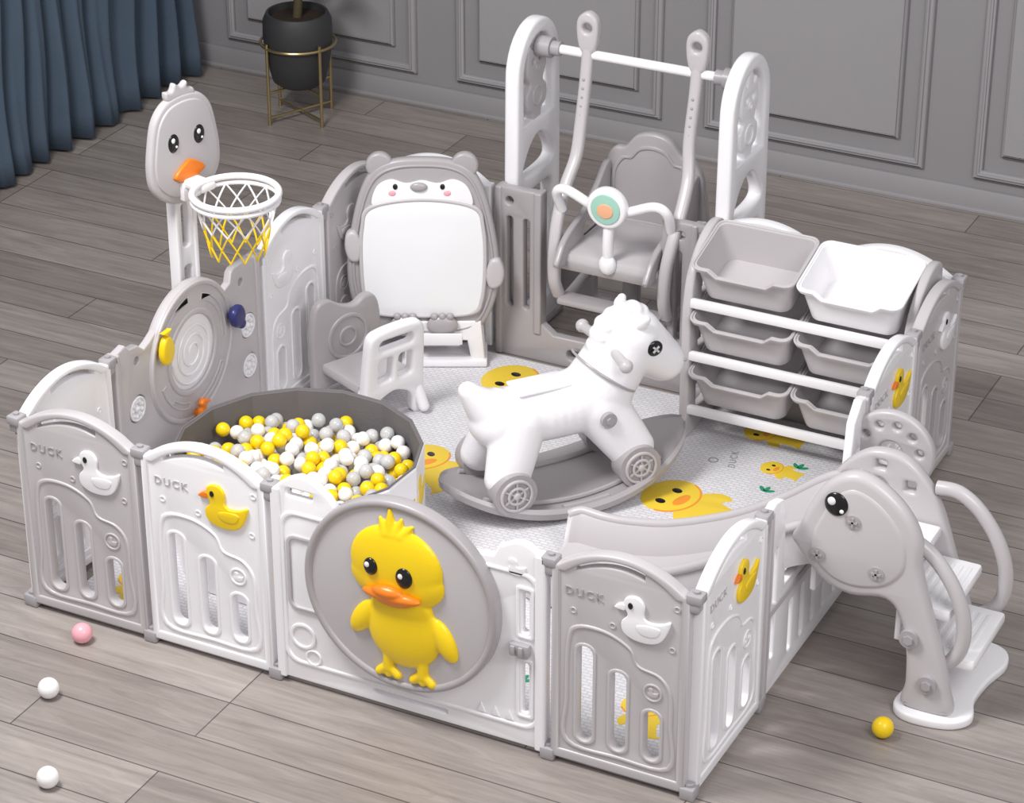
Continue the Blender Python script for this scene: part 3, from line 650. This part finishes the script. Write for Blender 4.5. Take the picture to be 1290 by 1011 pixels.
def swing():
    root = thing('bucket_swing', 'grey bucket swing with white safety bar hanging from the swing frame', 'swing', (-1.125, 2.02, 0))
    for s in (-1, 1):
        hx = s*.188-.01
        P = [(hx, .15, 1.05), (hx, .135, .95), (hx, .10, .80), (s*.195, .06, .70), (s*.202, .0, .62), (s*.200, -.06, .53), (s*.194, -.095, .44), (s*.192, -.10, .34), (s*.190, -.07, .27)]
        h = MB().strap(P, .040, .034).build('hanger', 'grey', root)
        for i in range(6): MB().sph((hx, .090+.0055*i, .80+.028*i), (.006, .006, .006), 8).build('adjusting_hole', 'hinge', h)
        tr = smooth([(.0,-.05),(-.026,-.02),(-.037,.03),(-.033,.08),(0,.103),(.033,.08),(.037,.03),(.026,-.02)], 5)
        MB().plate([tf(tr, 1, hx, 1.055), circ(hx, 1.105, .016, 18)], .038, .01, (0, .15, 0)).build('hook', 'grey', root)
        MB().tube([(s*.188, -.07, .27), (s*.19, -.02, .235), (s*.19, .12, .25), (s*.18, .24, .29), (s*.17, .28, .40), (s*.16, .27, .55)], .017, 10, k=5).build('side_brace', 'mid', root)
    seat = MB().box((0, .06, .415), (.36, .34, .05), .02).build('seat', 'grey', root)
    MB().box((0, -.085, .40), (.38, .05, .05), .018).build('seat_lip', 'mid', seat)
    bk = smooth([(-.17,.40),(-.18,.52),(-.175,.62),(-.14,.68),(-.10,.69),(-.06,.735),(0,.75),(.06,.735),(.10,.69),(.14,.68),(.175,.62),(.18,.52),(.17,.40),(0,.39)], 5)
    MB().plate([bk], .035, .01, (0, .24, 0)).plate([[(x*.8, .57+(z-.57)*.78) for x, z in bk], [(x*.72, .57+(z-.57)*.7) for x, z in bk]], .045, .004, (0, .24, 0)).build('backrest', 'mid', root)
    sd = smooth([(-.14,.40),(.24,.40),(.25,.60),(.20,.64),(.12,.58),(.03,.53),(-.08,.50),(-.14,.46)], 5)
    for s in (-1, 1): MB().plate([sd, rrect(.02, .44, .18, .49, .02)], .022, .007, (s*.155, 0, 0), TX).build('side_wing', 'mid', root)
    bar = MB().tube([(-.19, -.05, .56), (-.19, -.09, .635), (-.15, -.10, .655), (-.06, -.10, .62), (0, -.10, .615), (.06, -.10, .62), (.15, -.10, .655), (.19, -.09, .635), (.19, -.05, .56)], .016, 12, k=5)
    bar.tube([(0, -.10, .6), (0, -.11, .5), (0, -.10, .41)], .018, 12, k=4).sph((0, -.11, .43), (.03, .022, .035), 14)
    bar.plate([circ(0, .63, .068, 40)], .035, .01, (0, -.115, 0)).build('safety_bar', 'white', root)
    e = MB().plate([circ(0, .63, .050, 36)], .006, .002, (0, -.134, 0)).build('round_emblem', 'teal', root)
    MB().plate([circ(0, .625, .028, 28, .024)], .008, .002, (0, -.136, 0)).build('emblem_centre', 'peach', e)
    MB().box((0, -.075, .262), (.36, .07, .022), .008).build('footrest', 'mid', root)
swing()

# ------------------------------------------------------------------ storage shelf and bins
SX, SY = -.755, 1.68
def shelf():
    root = thing('storage_shelf', 'grey and white toy storage shelf with three white railed tiers', 'shelf', (SX, SY, MAT_Z))
    sd = [(.0,.0),(.262,.0),(.262,.3)]+[p for p in smooth([(.262,.59),(.25,.645),(.19,.662),(.12,.64),(.06,.59),(.02,.53),(.0,.44)], 5, False)]+[(.0,.2)]
    for x in (.0, .70):
        MB().plate([sd, rrect(.07, .07, .19, .22, .03), rrect(.07, .28, .19, .40, .03), smooth([(.09,.47),(.2,.47),(.2,.59),(.13,.57)], 5)], .03, .008, (x, 0, 0), TX).build('side_panel', 'grey', root)
    for z in (.11, .296, .475):
        MB().box((.35, .012, z-.012), (.68, .022, .03), .006).build('front_rail', 'white', root)
        MB().box((.35, .232, z+.045), (.68, .018, .022), .004).build('rear_rail', 'mid', root)
    MB().plate([rrect(.02, .02, .68, .56, .01)], .008, .003, (0, .252, 0)).build('back_panel', 'mid', root)
shelf()
def rr3(w, d, r, z, n=5, cy=0): return [(x, y+cy, z) for x, y in rrect(-w/2, -d/2, w/2, d/2, r, n)]
def dip(P, d, amt=.024):     # rim dips along the middle of the front edge
    out = []
    for x, y, z in P:
        if y < -d*.40 and abs(x) < .15: z -= amt
        out.append((x, y, z))
    return out
def rrd(w, d, r, z):
    P = rr3(w, d, r, z); out = []
    for i, p in enumerate(P):       # extra points along the long front edge
        out.append(p); q = P[(i+1) % len(P)]
        if p[1] < -d*.45 and q[1] < -d*.45 and abs(q[0]-p[0]) > .1:
            for t in (.10, .20, .5, .80, .90): out.append((p[0]+(q[0]-p[0])*t, p[1], z-(.022 if .15 < t < .85 else 0)))
    return out
def bin_(x, z, mat, label):
    root = thing('storage_bin', label, 'bin', (x, SY+.125, z), 0, 'storage bins on the shelf')
    root.rotation_euler = (R(15), 0, 0)
    w, d, h = .326, .235, .130
    spec = [(.8, .76, .03, 0), (.84, .82, .035, .006), (.95, .94, .03, h-.010), (1.0, 1.04, .03, h-.010), (1.01, 1.05, .03, h), (.95, .93, .025, h), (.80, .76, .03, .012)]
    rings = []
    for i, (a, b, r, z_) in enumerate(spec):
        P = rrd(w*a, d*b, r, z_)
        if i in (0, 1, 6): P = [(p[0], p[1], z_) for p in P]
        rings.append(P)
    MB().loft(rings).build('tub', mat, root, ang=30)
    MB().tube([(a, b, c+.001) for a, b, c in rrd(w*1.0, d*1.04, .03, h)], .0042, 8, True).build('rim', mat, root)
for r_, z in enumerate((.475, .296, .11)):
    for c_, x in enumerate((SX+.182, SX+.518)):
        nm = ('top', 'middle', 'bottom')[r_]; sd_ = ('left', 'right')[c_]
        mt = ['grey', 'white', 'grey', 'grey', 'grey', 'grey'][r_*2+c_]
        bin_(x, z+MAT_Z+.028, mt, '%s storage bin, %s one on the %s tier of the shelf' % ('white' if mt == 'white' else 'light grey', sd_, nm))

# ------------------------------------------------------------------ slide
def slide():
    root = thing('toddler_slide', 'grey slide with bird head side, white steps and foot outside the pen', 'slide', (0, .60, 0))
    side = smooth([(.040,.424),(.020,.455),(.038,.49),(.062,.555),(.110,.640),(.179,.682),(.250,.665),(.325,.605),(.368,.527),(.375,.44),(.410,.32),(.450,.20),(.475,.10),(.48,.03),(.352,.03),(.355,.10),(.350,.20),(.328,.29),(.285,.335),(.19,.322),(.11,.348)], 5)
    m = MB().plate([side], .05, .020)
    sp_ = m.build('side_panel', 'grey', root)
    hr = smooth([(.075,.43),(.078,.49),(.098,.545),(.130,.610),(.182,.645),(.24,.630),(.300,.580),(.335,.515),(.338,.44),(.30,.385),(.25,.36),(.185,.352),(.125,.372)], 5)
    MB().plate([hr], .060, .016).build('face_relief', 'grey', sp_)
    e = MB().sph((.142, -.030, .590), (.032, .010, .034), 20).build('eye', 'black', sp_)
    MB().sph((.132, -.040, .602), (.011, .004, .012), 12).build('glint', 'board', e)
    MB().sph((.160, -.038, .576), (.006, .004, .006), 10).build('glint', 'board', e)
    for x, z in ((.19,.55),(.10,.43),(.262,.415)):
        MB().cyl((x, -.024, z), (x, -.034, z), .02, n=24).box((x, -.036, z), (.026, .004, .006), 0).box((x, -.036, z), (.006, .004, .026), 0).build('screw', 'mid', sp_)
    for x, z in ((.362,.245),(.42,.12)):
        MB().cyl((x, -.018, z), (x, -.036, z), .026, n=24).cyl((x, -.036, z), (x, -.042, z), .014, n=6).build('bolt', 'hinge', sp_)
    far = smooth([(.0,.44),(.045,.52),(.12,.575),(.21,.57),(.28,.51),(.325,.43),(.37,.30),(.42,.16),(.465,.03),(.37,.03),(.34,.16),(.28,.29),(.2,.325),(.08,.32),(.0,.37)], 5)
    MB().plate([far, circ(.14, .47, .028, 24), rrect(.05,.46,.08,.49,.004,2), rrect(.13,.525,.16,.55,.004,2), rrect(.215,.475,.245,.505,.004,2)], .04, .012, (0, .32, 0)).build('side_panel', 'grey', root)
    for z, x0, x1 in ((.40, .06, .33), (.315, .30, .45), (.185, .365, .525)):
        st = MB().box(((x0+x1)/2, .16, z-.014), (x1-x0, .27, .034), .010)
        st.box(((x0+.012), .16, z-.07), (.016, .27, .10), .004)
        o = st.build('step', 'white', root)
        for i in range(5 if x0 > .2 else 8): MB().box((x0+.03+i*.024, .16, z+.0035), (.012, .20, .003), .001).build('tread', 'white', o)
    for y, dx in ((.03, -.02), (.32, 0)):
        MB().tube([(.30+dx, y, .500), (.36+dx, y, .500), (.42+dx, y, .46), (.475+dx, y, .385), (.505+dx, y, .30), (.505+dx, y, .22), (.475+dx, y, .165), (.42+dx, y, .13)], .020, 12, k=5).build('handrail', 'grey', root)
    MB().plate([smooth([(.325,.0),(.36,-.045),(.43,-.05),(.50,-.03),(.535,.02),(.515,.10),(.52,.20),(.54,.30),(.515,.365),(.44,.385),(.375,.355),(.35,.28),(.36,.18),(.335,.09)], 5)], .028, .008, (0, 0, .014), flat=True).build('base_plate', 'white', root)
    rim = [(.10,.50),(0,.455),(-.12,.36),(-.27,.262),(-.45,.182),(-.58,.150),(-.67,.140),(-.745,.142),(-.775,.130)]
    rs = smooth(rim, 5, False); rings = []; e1 = []; e2 = []
    for i, (x, zr) in enumerate(rs):
        t = i/(len(rs)-1); hw = .140+.018*t; y0 = .16+.01*t; z = max(zr-.10, .042+.0*t)
        if x < -.74: hw -= (-.74-x)*.6
        zr = max(zr, z+.02)
        rings.append([(x, y0-hw-.014, zr), (x, y0-hw-.010, z-.018), (x, y0+hw+.010, z-.018), (x, y0+hw+.014, zr), (x, y0+hw+.006, zr+.006), (x, y0+hw-.006, zr), (x, y0+hw-.028, z+.016), (x, y0+.05, z), (x, y0-.05, z), (x, y0-hw+.028, z+.016), (x, y0-hw+.006, zr), (x, y0-hw-.006, zr+.006)])
        e1.append((x, y0-hw-.008, zr+.004)); e2.append((x, y0+hw+.008, zr+.004))
    MB().loft(rings).build('chute', 'grey', root, ang=60)
    for e_ in (e1, e2): MB().tube(e_, .014, 10).build('chute_rim', 'grey', root)
    MB().box((-.66, .17, .032), (.12, .24, .030), .006).build('chute_foot', 'mid', root)
slide()
def slide_gate():
    root = thing('slide_gate_panel', 'white and grey slotted panel under the slide chute', 'fence panel', (0, .43, 0), PI/2)
    w = .74; a, b = .010, w-.010
    out = [(a,.018),(b,.018),(b,.59),(.68,.60),(.63,.55),(.60,.31),(.145,.31),(.13,.50),(.11,.585),(.06,.60),(a,.59)]
    sl = [rrect(.19+.085*i, .07, .215+.085*i, .235, .011) for i in range(5)]+[rrect(.06,.12,.085,.46,.012), rrect(.655,.12,.68,.46,.012)]
    MB().plate([out]+sl, .026, .005).build('panel_board', 'white', root)
    MB().plate([rrect(.0085,.0165,.032,.592,.006), ], .04, .005).plate([rrect(b-.022,.0165,b+.0015,.592,.006)], .04, .005).plate([rrect(.03,.262,.72,.287,.006)], .034, .004).build('raised_rim', 'grey', root)
    T = Matrix.Rotation(-PI/2, 4, 'Z')
    hs = [circ(.10+.085*math.cos(a_), .455+.085*math.sin(a_), .012, 14) for a_ in [R(d) for d in (10, 45, 80, 115, 150)]]
    MB().plate([circ(.10, .455, .125, 48), circ(.10, .455, .035, 28)]+hs, .03, .008, (.70, 0, 0), T).build('round_wing', 'grey', root)
    hinge(root, w)
slide_gate()

# ------------------------------------------------------------------ plant stand and plant
PSX, PSY = -3.18, 3.44
st = thing('plant_stand', 'slim brass plant stand with four legs near the curtain', 'plant stand', (PSX, PSY, 0), R(20))
for a in range(4):
    an = PI/4+a*PI/2
    MB().cyl((.148*math.cos(an), .148*math.sin(an), 0), (.148*math.cos(an), .148*math.sin(an), .34), .0065).build('leg', 'gold', st)
MB().tube([(.148*math.cos(2*PI*i/40), .148*math.sin(2*PI*i/40), .32) for i in range(40)], .006, 8, True).build('ring', 'gold', st)
m = MB()
for an in (PI/4, 3*PI/4): m.cyl((.148*math.cos(an), .148*math.sin(an), .03), (-.148*math.cos(an), -.148*math.sin(an), .03), .005).cyl((.148*math.cos(an), .148*math.sin(an), .135), (-.148*math.cos(an), -.148*math.sin(an), .135), .005)
m.build('cross_brace', 'gold', st)
pl = thing('potted_plant', 'plant in a large charcoal pot resting in the brass stand', 'potted plant', (PSX, PSY, .142))
MB().lathe([(.001,0),(.08,0),(.105,.02),(.125,.10),(.138,.20),(.136,.27),(.122,.30),(.112,.30),(.11,.27),(.001,.265)]).build('pot', 'pot', pl)
MB().lathe([(.001,.262),(.108,.262),(.108,.275),(.001,.28)]).build('soil', 'soil', pl)
MB().tube([(0,0,.27),(.01,.0,.4),(-.01,.01,.55),(.01,0,.72),(0,0,.9)], .018, 10, k=4).build('stem', 'bark', pl)
for i in range(14):
    a = i*2.4; z = .36+.03*i; ln = .24
    d = Vector((math.cos(a), math.sin(a), 0)); s_ = Vector((-math.sin(a), math.cos(a), 0)); b = bmesh.new(); rows = []
    for j in range(9):
        t = j/8; p = d*(ln*t)+Vector((0, 0, z+.12*math.sin(t*2.2)-.05*t)); wv = .045*math.sin(PI*min(1, t*.95+.05))**.8+.002
        rows.append([b.verts.new(p-s_*wv+Vector((0, 0, .01))), b.verts.new(p), b.verts.new(p+s_*wv+Vector((0, 0, .01)))])
    for j in range(8):
        for q in range(2): b.faces.new((rows[j][q], rows[j][q+1], rows[j+1][q+1], rows[j+1][q]))
    m = MB(); m._merge(b); m.build('leaf', 'leaf', pl, ang=180)

# ------------------------------------------------------------------ camera, light
cam = bpy.data.cameras.new('camera'); co = bpy.data.objects.new('camera', cam); C.objects.link(co)
co.location = (2.070, -5.085, 4.06); co.rotation_euler = (R(90-28.2), 0, R(26.8))
cam.sensor_fit = 'HORIZONTAL'; cam.sensor_width = 36; cam.lens = 36*3380/1290; cam.clip_end = 60
bpy.context.scene.camera = co
w = bpy.data.worlds.new('world'); bpy.context.scene.world = w; w.use_nodes = True
w.node_tree.nodes['Background'].inputs[0].default_value = (.97, .98, 1, 1); w.node_tree.nodes['Background'].inputs[1].default_value = .50
def area(name, loc, target, size, power, col=(1, 1, 1)):
    L = bpy.data.lights.new(name, 'AREA'); L.size = size; L.energy = power; L.color = col; L.shape = 'DISK'
    o = bpy.data.objects.new(name, L); C.objects.link(o); o.location = loc
    o.rotation_euler = (Vector(target)-Vector(loc)).to_track_quat('-Z', 'Y').to_euler(); return o
area('key_light', (-2.0, -1.1, 4.0), (-.9, .9, 0), 1.3, 172, (1, .995, .985))
area('fill_light', (2.6, -1.5, 3.6), (-.6, .8, 0), 2.2, 95, (1, .99, .99))
bpy.context.view_layer.update()
